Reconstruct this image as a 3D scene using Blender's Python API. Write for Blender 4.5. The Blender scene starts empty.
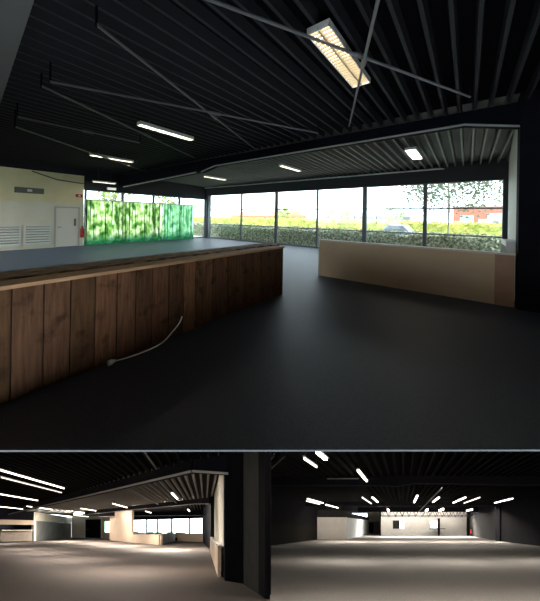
import bpy, math, random
from mathutils import Vector, Matrix

S = bpy.context.scene
COL = S.collection
random.seed(7)

# ------------------------------------------------------------------ camera, world, exposure
FPX = 260.0                                   # focal length in pixels of a 540 x 601 frame
YAW, ROLL, EYE = math.radians(37.3), math.radians(1.0), 1.6
FWD = Vector((-math.sin(YAW), math.cos(YAW), 0))
_r0, _u0 = Vector((math.cos(YAW), math.sin(YAW), 0)), Vector((0, 0, 1))
RGT = _r0 * math.cos(ROLL) + _u0 * math.sin(ROLL)
UPV = _u0 * math.cos(ROLL) - _r0 * math.sin(ROLL)
cam_data = bpy.data.cameras.new('camera')
cam = bpy.data.objects.new('camera', cam_data)
COL.objects.link(cam)
S.camera = cam
cam.matrix_world = Matrix(((RGT.x, UPV.x, -FWD.x, 0), (RGT.y, UPV.y, -FWD.y, 0), (RGT.z, UPV.z, -FWD.z, EYE), (0, 0, 0, 1)))
cam_data.sensor_fit = 'VERTICAL'
cam_data.sensor_height = 24.0
cam_data.sensor_width = 24.0
cam_data.lens = 24.0 * FPX / 601.0
cam_data.shift_y = -(300.5 - 217.0) / 601.0
cam_data.clip_start, cam_data.clip_end = 0.05, 400

W = bpy.data.worlds.new('world')
S.world = W
W.use_nodes = True
W.node_tree.nodes['Background'].inputs[0].default_value = (0.80, 0.91, 1.0, 1)
W.node_tree.nodes['Background'].inputs[1].default_value = 6.0
S.view_settings.view_transform = 'Standard'
S.view_settings.look = 'None'
S.view_settings.exposure = 0.15
S.view_settings.gamma = 1.0
S.view_settings.use_curve_mapping = False
LAMP_MAIN, LAMP_LEFT, LAMP_RIGHT, FILL_HALL = 14.0, 5.0, 5.0, 80.0


# ------------------------------------------------------------------ materials
def mat(name, col, rough=0.8, metal=0.0, spec=0.3):
    m = bpy.data.materials.new(name)
    m.use_nodes = True
    b = m.node_tree.nodes['Principled BSDF']
    b.inputs['Base Color'].default_value = (*col, 1)
    b.inputs['Roughness'].default_value = rough
    b.inputs['Metallic'].default_value = metal
    b.inputs['Specular IOR Level'].default_value = spec
    return m


def noisy(name, c0, c1, scale=8.0, rough=0.8, stretch=(1, 1, 1), detail=6.0, lo=0.35, hi=0.65, bump=0.0, spec=0.3, metal=0.0, coords='Object'):
    m = mat(name, c0, rough, metal, spec)
    nt = m.node_tree
    N, L = nt.nodes, nt.links
    tc = N.new('ShaderNodeTexCoord')
    mp = N.new('ShaderNodeMapping')
    mp.inputs['Scale'].default_value = stretch
    nz = N.new('ShaderNodeTexNoise')
    nz.inputs['Scale'].default_value = scale
    nz.inputs['Detail'].default_value = detail
    rp = N.new('ShaderNodeValToRGB')
    rp.color_ramp.elements[0].position, rp.color_ramp.elements[0].color = lo, (*c0, 1)
    rp.color_ramp.elements[1].position, rp.color_ramp.elements[1].color = hi, (*c1, 1)
    L.new(tc.outputs[coords], mp.inputs['Vector'])
    L.new(mp.outputs[0], nz.inputs['Vector'])
    L.new(nz.outputs['Fac'], rp.inputs['Fac'])
    L.new(rp.outputs['Color'], N['Principled BSDF'].inputs['Base Color'])
    if bump:
        bp = N.new('ShaderNodeBump')
        bp.inputs['Strength'].default_value = bump
        bp.inputs['Distance'].default_value = 0.01
        L.new(nz.outputs['Fac'], bp.inputs['Height'])
        L.new(bp.outputs[0], N['Principled BSDF'].inputs['Normal'])
    return m


def emit(name, col, strength):
    m = bpy.data.materials.new(name)
    m.use_nodes = True
    b = m.node_tree.nodes['Principled BSDF']
    b.inputs['Base Color'].default_value = (*col, 1)
    b.inputs['Emission Color'].default_value = (*col, 1)
    b.inputs['Emission Strength'].default_value = strength
    return m


def glass(name, tint):
    m = bpy.data.materials.new(name)
    m.use_nodes = True
    N, L = m.node_tree.nodes, m.node_tree.links
    N.remove(N['Principled BSDF'])
    t = N.new('ShaderNodeBsdfTransparent')
    t.inputs[0].default_value = (*tint, 1)
    g = N.new('ShaderNodeBsdfGlossy')
    g.inputs['Roughness'].default_value = 0.02
    mx = N.new('ShaderNodeMixShader')
    mx.inputs[0].default_value = 0.05
    L.new(t.outputs[0], mx.inputs[1])
    L.new(g.outputs[0], mx.inputs[2])
    L.new(mx.outputs[0], N['Material Output'].inputs['Surface'])
    return m


def board_material():
    """Old scaffold boards: grain running up the board, a tone per board, knots and smears."""
    m = noisy('old_boards', (0.060, 0.027, 0.013), (0.112, 0.055, 0.027), scale=5, stretch=(6, 9, 0.8), lo=0.3, hi=0.72, bump=0.35, rough=0.8, spec=0.1)
    N, L = m.node_tree.nodes, m.node_tree.links
    b = N['Principled BSDF']
    base = b.inputs['Base Color'].links[0].from_socket
    at = N.new('ShaderNodeAttribute')
    at.attribute_name = 'tone'
    mul = N.new('ShaderNodeMix')
    mul.data_type, mul.blend_type = 'RGBA', 'MULTIPLY'
    mul.inputs[0].default_value = 1.0
    L.new(base, mul.inputs[6])
    L.new(at.outputs['Color'], mul.inputs[7])
    tc = N.new('ShaderNodeTexCoord')
    nz = N.new('ShaderNodeTexNoise')
    nz.inputs['Scale'].default_value = 5.5
    nz.inputs['Detail'].default_value = 3
    L.new(tc.outputs['Object'], nz.inputs['Vector'])
    rp = N.new('ShaderNodeValToRGB')
    rp.color_ramp.elements[0].position, rp.color_ramp.elements[0].color = 0.30, (0.45, 0.42, 0.4, 1)
    rp.color_ramp.elements[1].position, rp.color_ramp.elements[1].color = 0.44, (1, 1, 1, 1)
    L.new(nz.outputs['Fac'], rp.inputs['Fac'])
    m2 = N.new('ShaderNodeMix')
    m2.data_type, m2.blend_type = 'RGBA', 'MULTIPLY'
    m2.inputs[0].default_value = 1.0
    L.new(mul.outputs[2], m2.inputs[6])
    L.new(rp.outputs['Color'], m2.inputs[7])
    L.new(m2.outputs[2], b.inputs['Base Color'])
    return m


def forest_material(name, shift):
    """Printed film: pale glade, green leaves, dark trunks, a teal forest floor. Lets light through."""
    m = bpy.data.materials.new(name)
    m.use_nodes = True
    N, L = m.node_tree.nodes, m.node_tree.links
    N.remove(N['Principled BSDF'])
    tc = N.new('ShaderNodeTexCoord')
    sep = N.new('ShaderNodeSeparateXYZ')
    L.new(tc.outputs['Object'], sep.inputs[0])

    def noise(scale, stretch, detail=5):
        mp = N.new('ShaderNodeMapping')
        mp.inputs['Scale'].default_value = stretch
        nz = N.new('ShaderNodeTexNoise')
        nz.inputs['Scale'].default_value = scale
        nz.inputs['Detail'].default_value = detail
        L.new(tc.outputs['Object'], mp.inputs['Vector'])
        L.new(mp.outputs[0], nz.inputs['Vector'])
        return nz.outputs['Fac']

    def ramp(fac, *stops):
        rp = N.new('ShaderNodeValToRGB')
        e = rp.color_ramp.elements
        while len(e) < len(stops):
            e.new(0.5)
        for k, (p, c) in enumerate(stops):
            e[k].position, e[k].color = p, (*c, 1)
        L.new(fac, rp.inputs['Fac'])
        return rp.outputs['Color']

    def mix(fac, a, b):
        mx = N.new('ShaderNodeMix')
        mx.data_type = 'RGBA'
        L.new(fac, mx.inputs[0])
        L.new(a, mx.inputs[6])
        L.new(b, mx.inputs[7])
        return mx.outputs[2]

    leaves = ramp(noise(4.2, (1, 1, 0.6), 9), *[(p_, tuple(a_ * (1 - shift) + b_ * shift for a_, b_ in zip(c_, (0.30, 0.78, 0.66)))) for p_, c_ in ((0.32, (0.10, 0.25, 0.10)), (0.43, (0.32, 0.52, 0.20)), (0.51, (0.66, 0.80, 0.42)), (0.62, (0.95, 0.97, 0.86)))])
    trunk = ramp(noise(6.0, (1, 1, 0.02), 1), (0.385, (1, 1, 1)), (0.425, (0, 0, 0)))
    thin = ramp(noise(15.0, (1, 1, 0.015), 0), (0.29, (1, 1, 1)), (0.33, (0, 0, 0)))
    dark = ramp(noise(6, (1, 1, 1)), (0.3, (0.01, 0.05, 0.04)), (0.7, (0.03, 0.13, 0.09)))
    c = mix(thin, leaves, dark)
    c = mix(trunk, c, dark)
    ground = ramp(sep.outputs['Z'], (0.10, (1, 1, 1)), (0.55, (0, 0, 0)))
    teal = ramp(noise(5, (1, 1, 1.5)), (0.35, (0.02, 0.22, 0.13)), (0.65, (0.18, 0.50, 0.28)))
    c = mix(ground, c, teal)
    d = N.new('ShaderNodeBsdfDiffuse')
    t = N.new('ShaderNodeBsdfTranslucent')
    mx = N.new('ShaderNodeMixShader')
    mx.inputs[0].default_value = 0.75
    L.new(c, d.inputs['Color'])
    L.new(c, t.inputs['Color'])
    L.new(d.outputs[0], mx.inputs[1])
    L.new(t.outputs[0], mx.inputs[2])
    L.new(mx.outputs[0], N['Material Output'].inputs['Surface'])
    return m


M = {}
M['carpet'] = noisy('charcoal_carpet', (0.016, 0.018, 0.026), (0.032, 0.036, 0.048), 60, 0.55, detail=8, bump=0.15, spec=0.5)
M['deck_lit'] = mat('window_lit_deck_rib', (0.15, 0.145, 0.13), 0.5)  # ribs of the far bays: window light put into a paler colour
M['flute_lit'] = mat('window_lit_deck_flute', (0.075, 0.073, 0.066), 0.7)  # flutes of the far bay, window light put into their tone
M['flute_shade_left'] = mat('shaded_flute_left', (0.008, 0.008, 0.0085), 0.9, spec=0.03)  # shade inside the flutes of the left hall, as a dark colour
M['flute_shade'] = mat('shaded_flute', (0.003, 0.003, 0.0036), 0.95, spec=0.02)  # shade deep in the roof flutes, put into the colour
M['deck_hall'] = mat('black_hall_deck', (0.009, 0.009, 0.0095), 0.8, spec=0.02)
_cb = M['carpet'].node_tree.nodes['Principled BSDF']
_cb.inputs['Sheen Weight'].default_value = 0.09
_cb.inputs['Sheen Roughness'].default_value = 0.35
_cb.inputs['Sheen Tint'].default_value = (0.40, 0.66, 1.0, 1)  # blue of the sky on the floor, put into the sheen
M['carpet_left'] = noisy('lit_carpet_left', (0.085, 0.068, 0.058), (0.12, 0.098, 0.085), 30, 0.9, detail=8, spec=0.2)  # same carpet as the main hall, lamplight put into its colour
M['carpet_right'] = noisy('lit_carpet_right', (0.25, 0.235, 0.215), (0.33, 0.31, 0.285), 30, 0.9, detail=8, spec=0.2)  # the same carpet again, painted paler for the brighter hall
M['deck'] = mat('black_roof_deck', (0.021, 0.021, 0.024), 0.6, spec=0.2)
M['black'] = noisy('black_paint', (0.006, 0.006, 0.0085), (0.009, 0.009, 0.012), 3, 0.8, spec=0.04)
M['steel_dark'] = mat('dark_painted_steel', (0.006, 0.0065, 0.010), 0.7, spec=0.03)
M['flange'] = mat('grey_flange', (0.36, 0.36, 0.34), 0.5)
M['rod'] = mat('grey_rod', (0.15, 0.15, 0.15), 0.5)
M['fascia'] = mat('fascia_anthracite', (0.03, 0.03, 0.036), 0.6)
M['alu'] = mat('grey_window_profile', (0.15, 0.16, 0.175), 0.4)
M['white_steel'] = mat('white_lamp_steel', (0.75, 0.75, 0.72), 0.4)
M['cream'] = noisy('warm_lit_panel_wall', (0.90, 0.78, 0.46), (0.93, 0.83, 0.52), 2.0, 0.6)  # lamp warmth on the upper wall is put into this colour
M['offwhite'] = noisy('white_panel_wall', (0.84, 0.79, 0.62), (0.88, 0.84, 0.68), 2.0, 0.6)
M['doorwhite'] = mat('white_door', (0.90, 0.86, 0.74), 0.5)
M['grille'] = mat('light_grille', (0.86, 0.85, 0.78), 0.5)
M['grille_back'] = mat('grille_back', (0.38, 0.38, 0.33), 0.7)
M['frame_beige'] = mat('frame_beige', (0.62, 0.58, 0.46), 0.6)
M['ventgrey'] = mat('grey_vent', (0.16, 0.16, 0.12), 0.6)
M['red'] = mat('signal_red', (0.55, 0.03, 0.03), 0.4)
M['white'] = mat('white_paint', (0.75, 0.75, 0.73), 0.5)
M['beige'] = noisy('beige_board', (0.58, 0.42, 0.275), (0.63, 0.46, 0.305), 1.5, 0.8, spec=0.1)
M['beige_dark'] = noisy('brown_end_board', (0.36, 0.20, 0.13), (0.42, 0.24, 0.15), 3, 0.6)
M['beige_cap'] = mat('pale_cap', (0.66, 0.60, 0.52), 0.55)
M['boards'] = board_material()
M['cap_wood'] = noisy('raw_cap_board', (0.27, 0.145, 0.07), (0.40, 0.235, 0.12), 4, 0.7, (8, 0.8, 8), bump=0.3)
M['rear_wood'] = noisy('stained_cap_board', (0.06, 0.028, 0.014), (0.34, 0.19, 0.095), 5, 0.8, (6, 1.2, 6), lo=0.4, hi=0.62)
M['dark_wood'] = noisy('dark_slot_wood', (0.05, 0.03, 0.02), (0.09, 0.055, 0.035), 6, 0.9)
M['cable'] = mat('white_cable', (0.90, 0.88, 0.84), 0.5)
M['sidewall'] = noisy('grey_side_wall', (0.40, 0.40, 0.37), (0.46, 0.46, 0.43), 3, 0.6)
M['glass'] = glass('window_glass', (0.95, 0.97, 0.96))
M['lamp'] = emit('lamp_diffuser', (1.0, 0.93, 0.78), LAMP_MAIN)
M['lamp_near'] = emit('near_diffuser', (1.0, 0.90, 0.70), 4.6)
M['louvre'] = mat('warm_louvre', (0.42, 0.36, 0.26), 0.5)
M['fill_strong'] = emit('fill_diffuser', (1.0, 0.88, 0.68), 65.0)  # for unseen lamps added to brighten the cream wall
M['lamp_dim'] = emit('batten_diffuser', (1.0, 0.92, 0.74), 26.0)
M['lamp_left'] = emit('hall_tube', (1.0, 0.86, 0.72), LAMP_LEFT)
M['lamp_left_dim'] = emit('hall_tube_dim', (1.0, 0.93, 0.85), 1.2)
M['lamp_right'] = emit('bright_tube', (1.0, 0.92, 0.84), LAMP_RIGHT)
M['fill_hall'] = emit('hall_fill_lamp', (1.0, 0.90, 0.80), FILL_HALL)  # for hidden lamps added to brighten the lower halls
M['fill_hall_soft'] = emit('hall_fill_lamp_soft', (1.0, 0.92, 0.82), FILL_HALL * 0.32)
M['fill_hall_strong'] = emit('hall_fill_lamp_strong', (1.0, 0.92, 0.80), FILL_HALL * 4)
M['fill_wash'] = emit('far_wall_fill', (1.0, 0.93, 0.85), 200)  # for lamps added to wash the far white wall
M['lamp_soft'] = emit('soft_tube', (1.0, 0.95, 0.88), 5)
M['lamp_right_dim'] = emit('dim_tube', (1.0, 0.93, 0.86), 2.0)
M['exit'] = emit('exit_red', (0.9, 0.12, 0.06), 0.8)
M['forest'] = forest_material('forest_print', 0.0)
M['forest_end'] = forest_material('forest_print_turquoise', 0.38)
M['lawn'] = noisy('pale_paving', (0.42, 0.41, 0.37), (0.52, 0.50, 0.46), 1.5, 0.9)
M['hedge'] = noisy('hedge_leaves', (0.16, 0.20, 0.11), (0.82, 0.84, 0.66), 9, 0.6, detail=5, lo=0.42, hi=0.66)  # pale speckle paints daylight showing through the leaves
M['hedge_sun'] = noisy('sunny_yellow_hedge_leaves', (0.38, 0.44, 0.10), (0.68, 0.64, 0.20), 1.2, 0.8, detail=4)  # sunshine put into the yellow-green leaf colour
M['leaf'] = noisy('tree_leaves', (0.24, 0.34, 0.10), (0.44, 0.50, 0.20), 1.5, 0.8)
M['leaf_pale'] = noisy('pale_birch_leaves', (0.10, 0.13, 0.08), (0.19, 0.22, 0.14), 2, 0.8)
M['bark'] = noisy('grey_bark', (0.26, 0.25, 0.22), (0.40, 0.39, 0.35), 8, 0.9)
M['brick'] = noisy('red_brick', (0.34, 0.13, 0.09), (0.40, 0.16, 0.11), 4, 0.9)
M['pale_wall'] = mat('pale_facade', (0.52, 0.54, 0.55), 0.8)
M['orange_wall'] = mat('orange_brick_facade', (0.55, 0.30, 0.17), 0.8)
M['blue_glass'] = mat('blue_window', (0.30, 0.42, 0.50), 0.2)
M['dark_glass'] = mat('dark_window', (0.16, 0.18, 0.20), 0.25)
M['car_blue'] = mat('blue_car_paint', (0.22, 0.34, 0.48), 0.3)
M['van'] = mat('white_van_paint', (0.72, 0.72, 0.72), 0.3)
M['tyre'] = mat('tyre', (0.03, 0.03, 0.03), 0.9)
M['dark_wall'] = noisy('dark_hall_wall', (0.004, 0.004, 0.0055), (0.0065, 0.0065, 0.008), 2, 0.8, spec=0.03)
M['mid_wall'] = noisy('grey_hall_wall', (0.026, 0.025, 0.024), (0.034, 0.033, 0.032), 2, 0.8, spec=0.03)
M['panel_wall'] = noisy('grey_green_wall', (0.030, 0.032, 0.030), (0.038, 0.040, 0.038), 2, 0.8, spec=0.03)
M['far_white'] = noisy('plain_white_wall', (0.80, 0.78, 0.73), (0.86, 0.84, 0.79), 2, 0.8)
M['hall_white'] = noisy('hall_white_wall', (0.84, 0.79, 0.66), (0.88, 0.83, 0.70), 2, 0.7)
M['hall_grey'] = noisy('hall_grey_panel', (0.20, 0.20, 0.20), (0.26, 0.26, 0.255), 1, 0.6)
M['hall_beige'] = noisy('hall_beige_wall', (0.62, 0.48, 0.37), (0.68, 0.53, 0.41), 1, 0.7)
M['counter'] = noisy('counter_front', (0.22, 0.18, 0.15), (0.28, 0.23, 0.19), 1, 0.7)
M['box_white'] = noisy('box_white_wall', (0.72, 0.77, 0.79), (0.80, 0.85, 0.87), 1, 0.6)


# ------------------------------------------------------------------ mesh building
def ident(p):
    return Vector(p)


class MB:
    """Collects shapes in one mesh; xf turns local plan coordinates into world ones."""

    def __init__(self, xf=ident):
        self.v, self.f, self.tone, self.flute, self.xf = [], [], [], [], xf

    def add(self, vs, fs, tone=(1, 1, 1)):
        o = len(self.v)
        self.v += [self.xf(p) for p in vs]
        self.f += [tuple(o + i for i in f) for f in fs]
        self.tone += [tone] * len(fs)
        return self

    def hexa(self, b, t, tone=(1, 1, 1)):
        return self.add(list(b) + list(t), [(3, 2, 1, 0), (4, 5, 6, 7), (0, 1, 5, 4), (1, 2, 6, 5), (2, 3, 7, 6), (3, 0, 4, 7)], tone)

    def box(self, x0, x1, y0, y1, z0, z1, tone=(1, 1, 1)):
        q = [(x0, y0), (x1, y0), (x1, y1), (x0, y1)]
        return self.hexa([(x, y, z0) for x, y in q], [(x, y, z1) for x, y in q], tone)

    def slab(self, p, q, th, z0, z1, z0b=None, z1b=None, side=0.0):
        """Upright slab along the plan line p-q; th thick; heights may change from p to q."""
        z0b = z0 if z0b is None else z0b
        z1b = z1 if z1b is None else z1b
        dx, dy = q[0] - p[0], q[1] - p[1]
        l = math.hypot(dx, dy)
        nx, ny = -dy / l * th, dx / l * th
        a, b = side - 0.5, side + 0.5
        b4 = [(p[0] + nx * a, p[1] + ny * a, z0), (q[0] + nx * a, q[1] + ny * a, z0b), (q[0] + nx * b, q[1] + ny * b, z0b), (p[0] + nx * b, p[1] + ny * b, z0)]
        t4 = [(p[0] + nx * a, p[1] + ny * a, z1), (q[0] + nx * a, q[1] + ny * a, z1b), (q[0] + nx * b, q[1] + ny * b, z1b), (p[0] + nx * b, p[1] + ny * b, z1)]
        return self.hexa(b4, t4)

    def prism(self, plan, z0, z1):
        n = len(plan)
        vs = [(x, y, z0) for x, y in plan] + [(x, y, z1) for x, y in plan]
        return self.add(vs, [tuple(range(n - 1, -1, -1)), tuple(range(n, 2 * n))] + [(i, (i + 1) % n, n + (i + 1) % n, n + i) for i in range(n)])

    def tube(self, pts, r, n=8, cap=True):
        pts = [Vector(p) for p in pts]
        rings = []
        for i, p in enumerate(pts):
            d = (pts[min(i + 1, len(pts) - 1)] - pts[max(i - 1, 0)]).normalized()
            a = d.cross(Vector((0, 0, 1)))
            if a.length < 1e-3:
                a = Vector((1, 0, 0))
            a.normalize()
            b = d.cross(a)
            ri = r[i] if isinstance(r, (list, tuple)) else r
            rings.append([tuple(p + a * math.cos(2 * math.pi * k / n) * ri + b * math.sin(2 * math.pi * k / n) * ri) for k in range(n)])
        vs = [v for ring in rings for v in ring]
        fs = [(i * n + k, i * n + (k + 1) % n, (i + 1) * n + (k + 1) % n, (i + 1) * n + k) for i in range(len(pts) - 1) for k in range(n)]
        if cap:
            fs += [tuple(range(n)), tuple(range(len(vs) - 1, len(vs) - n - 1, -1))]
        return self.add(vs, fs)

    def build(self, name, material, parent=None, smooth=False, second=None, flute=None):
        me = bpy.data.meshes.new(name)
        lo = Vector([min(v[i] for v in self.v) for i in range(3)])
        hi = Vector([max(v[i] for v in self.v) for i in range(3)])
        org = Vector(((lo.x + hi.x) / 2, (lo.y + hi.y) / 2, lo.z))
        me.from_pydata([tuple(v - org) for v in self.v], [], self.f)
        me.materials.append(material)
        if second is not None:                  # flutes of a roof sheet get their own tone, shade painted in
            me.materials.append(second)
            for p in me.polygons:
                p.material_index = flute[p.index]
        if any(t != (1, 1, 1) for t in self.tone) or material is M['boards']:
            at = me.color_attributes.new('tone', 'FLOAT_COLOR', 'CORNER')
            for p, t in zip(me.polygons, self.tone):
                for li in p.loop_indices:
                    at.data[li].color = (*t, 1)
        if smooth:
            for p in me.polygons:
                p.use_smooth = True
        me.update()
        o = bpy.data.objects.new(name, me)
        COL.objects.link(o)
        o.location = org
        if parent is not None:
            o.parent = parent
            base, a = Vector((0, 0, 0)), parent
            while a is not None:
                base += a.location
                a = a.parent
            o.location = org - base
        return o


def tag(o, label, cat, group=None, kind=None):
    o['label'], o['category'] = label, cat
    if group:
        o['group'] = group
    if kind:
        o['kind'] = kind
    return o


def struct(o):
    o['kind'] = 'structure'
    return o


def thing(name, label, cat, loc, group=None):
    o = bpy.data.objects.new(name, None)
    o.empty_display_size = 0.1
    COL.objects.link(o)
    o.location = loc
    return tag(o, label, cat, group)


def empty_struct(name, loc):
    o = bpy.data.objects.new(name, None)
    COL.objects.link(o)
    o.location = loc
    return struct(o)


def dup(root, shift, label, group=None):
    """A copy of a thing with its parts and their sub-parts."""
    r = root.copy()
    COL.objects.link(r)
    r.location = root.location + Vector(shift)
    r['label'] = label
    if group:
        r['group'] = group
    for ch in list(root.children):
        c = ch.copy()
        COL.objects.link(c)
        c.parent = r
        for g in list(ch.children):
            d = g.copy()
            COL.objects.link(d)
            d.parent = c
    return r


# corrugated roof sheet: narrow ribs hang down below wide flutes
def deck(mb, u0, u1, vs, pitch, rib, pos):
    """pos(u, v, up) gives the point; up 0 = rib underside, 1 = flute top; vs: the stations along the ribs."""
    prof = []
    n = int((u1 - u0) / pitch)
    for i in range(n):
        u = u0 + i * pitch
        w = rib / 2
        prof += [(u - w - 0.02, 1), (u - w, 0), (u + w, 0), (u + w + 0.02, 1)]
    vts, fcs = [], []
    for v in vs:
        vts += [pos(u, v, h) for u, h in prof]
    m = len(prof)
    for j in range(len(vs) - 1):
        for i in range(m - 1):
            fcs.append((j * m + i, j * m + i + 1, (j + 1) * m + i + 1, (j + 1) * m + i))
            mb.flute.append(1 if i % 4 == 3 else 0)
    return mb.add(vts, fcs)


# ================================================================== MAIN HALL
# camera-frame plan point at depth d and sideways s, on the hall floor
def cf(s, d, z=0.0):
    p = _r0 * s + FWD * d
    return (p.x, p.y, z)


XL, XR, YB, YF = -15.5, 3.5, -5.0, 12.42
EDGE, BACK, HALF = 1.786, 0.35, 3.2          # the floor opening in front of the camera: far edge, near edge, half width


def plate_with_opening(mb, outer, z0, z1, edge=EDGE):
    """A floor plate (outer plan rectangle, counter-clockwise) around the opening."""
    inner = [cf(-HALF, BACK), cf(HALF, BACK), cf(HALF, edge + HALF * 0.0207), cf(-HALF, edge - HALF * 0.0207)]
    q = [(p[0], p[1]) for p in inner]
    out = list(outer)
    # four quads between matching corners
    for i in range(4):
        a, b, c, d = out[i], out[(i + 1) % 4], q[(i + 1) % 4], q[i]
        mb.prism([a, b, c, d], z0, z1)
    return mb


fl = MB()
plate_with_opening(fl, [(XL, YB), (XR, YB), (XR, YF), (XL, YF)], -0.012, 0.0)
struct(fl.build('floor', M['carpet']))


def deck_z(y, up):
    low = 3.80 if y < 6.9 else 3.80 - 0.12 * (y - 6.9) / 5.5
    return low + (0.14 if up else 0.0)


dk = MB()
deck(dk, -15.46, 3.55, [-5.0, 1.0, 6.52], 0.25, 0.042, lambda u, v, h: (u + 0.04, v, deck_z(v, h)))
struct(dk.build('ceiling', M['deck'], second=M['flute_shade'], flute=dk.flute))

dk = MB()
deck(dk, -15.46, 3.55, [6.52, 6.9, 12.5], 0.25, 0.042, lambda u, v, h: (u + 0.04, v, deck_z(v, h)))
struct(dk.build('ceiling_far_bay', M['deck_lit'], second=M['flute_lit'], flute=dk.flute))

# walls
w = MB()
w.slab((XL, YB), (XL, 4.72), 0.1, 2.08, 3.5, side=-0.5)
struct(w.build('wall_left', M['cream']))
w = MB()
w.slab((XL, YB), (XL, 3.55), 0.12, 0, 2.085, side=-0.5)
w.slab((XL, 3.55), (XL, 4.56), 0.12, 1.9, 2.085, side=-0.5)
w.slab((XL, 4.56), (XL, 4.72), 0.12, 0, 2.085, side=-0.5)
struct(w.build('wall_left_lower', M['offwhite']))
w = MB()
w.slab((XL, YB), (XL, YF), 0.12, 3.5, 3.96, side=-0.5)
w.slab((XL, 4.72), (XL, YF), 0.14, 2.82, 3.5, side=-0.5)
struct(w.build('wall_left_upper', M['fascia']))
w = MB()
w.box(XL, 1.2, YF - 0.05, YF + 0.1, 3.1, 3.86)
struct(w.build('wall_far', M['fascia']))
w = MB()
w.slab((0.74, 6.80), (1.12, YF), 0.10, 0, 3.9, side=-0.5)
struct(w.build('wall_right', M['sidewall']))
w = MB()
w.box(0.73, XR, 6.5, 6.8, 0, 3.95)
struct(w.build('wall_right_front', M['black']))
w = MB()
w.box(XR, XR + 0.1, YB, 6.8, 0, 3.95)
struct(w.build('wall_right_side', M['black']))
w = MB()
w.box(XL, XR, YB - 0.1, YB, 0, 0.5)
w.box(XL, XR, YB - 0.1, YB, 3.3, 3.95)
w.box(-5.6, XR, YB - 0.1, YB, 0.5, 3.3)
struct(w.build('wall_back', M['black']))

# header beams that carry the roof sheets
hb = MB()
prof = [(-8.9, 3.34), (-8.47, 3.34), (-7.66, 3.50), (-0.08, 3.53), (0.73, 3.34)]
for (x0, z0), (x1, z1) in zip(prof, prof[1:]):
    hb.slab((x0, 6.66), (x1, 6.66), 0.20, z0, 3.80, z0b=z1, z1b=3.80)
hb.slab((-15.38, 6.66), (-8.9, 6.66), 0.20, 3.12, 3.80, z0b=3.34)
beam = struct(hb.build('beam', M['steel_dark']))
fg = MB()
for (x0, z0), (x1, z1) in zip(prof[1:], prof[2:]):
    fg.slab((x0, 6.55), (x1, 6.55), 0.02, z0 - 0.012, z0 + 0.025, z0b=z1 - 0.012, z1b=z1 + 0.025)
fg.slab((-15.3, 6.55), (-8.8, 6.55), 0.02, 3.11, 3.16, z0b=3.33, z1b=3.38)
fg.build('flange', M['flange'], beam)
hb = MB()
hb.slab((XR, 0.02), (-15.36, 1.05), 0.34, 3.5, 3.80)
struct(hb.build('beam', mat('grey_beam', (0.10, 0.10, 0.095), 0.7)))

# window walls
def window(n, p, q, z0, z1, rails, mull=0.06, post=None):
    dx, dy = q[0] - p[0], q[1] - p[1]
    l = math.hypot(dx, dy)
    ux, uy = dx / l, dy / l
    m = MB()
    a = post or mull
    m.slab(p, (p[0] + ux * a, p[1] + uy * a), 0.12, z0, z1)
    m.slab((q[0] - ux * 0.03, q[1] - uy * 0.03), q, 0.10, z0, z1)
    i0, i1 = (p[0] + ux * a, p[1] + uy * a), (q[0] - ux * 0.03, q[1] - uy * 0.03)
    for zc, h in [(z0 + 0.04, 0.08), (z1 - 0.03, 0.06)] + [(r, 0.05) for r in rails]:
        m.slab(i0, i1, 0.08, zc - h / 2, zc + h / 2)
    o = struct(m.build('window_%d' % n, M['alu']))
    g = MB()
    g.slab(i0, i1, 0.012, z0 + 0.08, z1 - 0.06)
    g.build('pane', M['glass'], o)
    return o


yw = YF + 0.02
xs = [-15.40, -15.06, -11.82, -8.99, -6.32, -3.86, -1.40, 1.10]
posts = [0.06, 0.22, 0.06, 0.16, 0.06, 0.16, 0.11]
n = 1
for i in range(7):
    if i == 0:
        continue
    window(n, (xs[i] - posts[i] / 2, yw), (xs[i + 1] - posts[i + 1] / 2 if i < 6 else 1.0, yw), 0.0, 3.12, [2.06, 1.02], post=posts[i])
    n += 1
m = MB()
m.box(0.98, 1.14, YF - 0.12, YF + 0.1, 0, 3.12)
struct(m.build('column', M['fascia']))
m = MB()
m.box(XL, -15.17, YF - 0.1, YF + 0.15, 0, 3.12)
struct(m.build('column', M['fascia']))
ys = [4.76, 6.55, 8.35, 10.15, 12.30]
for i in range(4):
    window(n, (-15.44, ys[i]), (-15.44, ys[i + 1]), 0.0, 2.84, [], post=0.09)
    n += 1

for i in range(4):  # unseen back windows, added to let daylight onto the cream wall
    window(n, (XL + 0.02 + i * 2.47, YB - 0.05), (XL + 0.02 + (i + 1) * 2.47, YB - 0.05), 0.5, 3.3, [2.1])
    n += 1

# printed forest film panels hanging just inside the left windows
spots = [(4.76, 6.53, 'forest print panel beside the white wall and red extinguisher'),
         (6.55, 8.93, 'middle forest print panel, between the two other green panels'),
         (8.95, 11.25, 'forest print panel nearest the glazed corner, its right end pale turquoise')]
for y0, y1, lab in spots:
    fm = MB()
    fm.box(-15.30, -15.285, y0, y1, 0.02, 2.30)
    p = fm.build('forest_panel', M['forest_end' if y0 > 8 else 'forest'])
    tag(p, lab, 'printed panel', 'forest print panels on the left windows')
    rl = MB()
    rl.box(-15.32, -15.27, y0, y1, 2.30, 2.35)
    rl.build('top_rail', M['white'], p)
    for yy in (y0 + 0.2, y1 - 0.2):
        bk = MB()
        bk.box(-15.42, -15.32, yy - 0.02, yy + 0.02, 2.31, 2.34)
        bk.build('bracket', M['white'], p)

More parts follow.
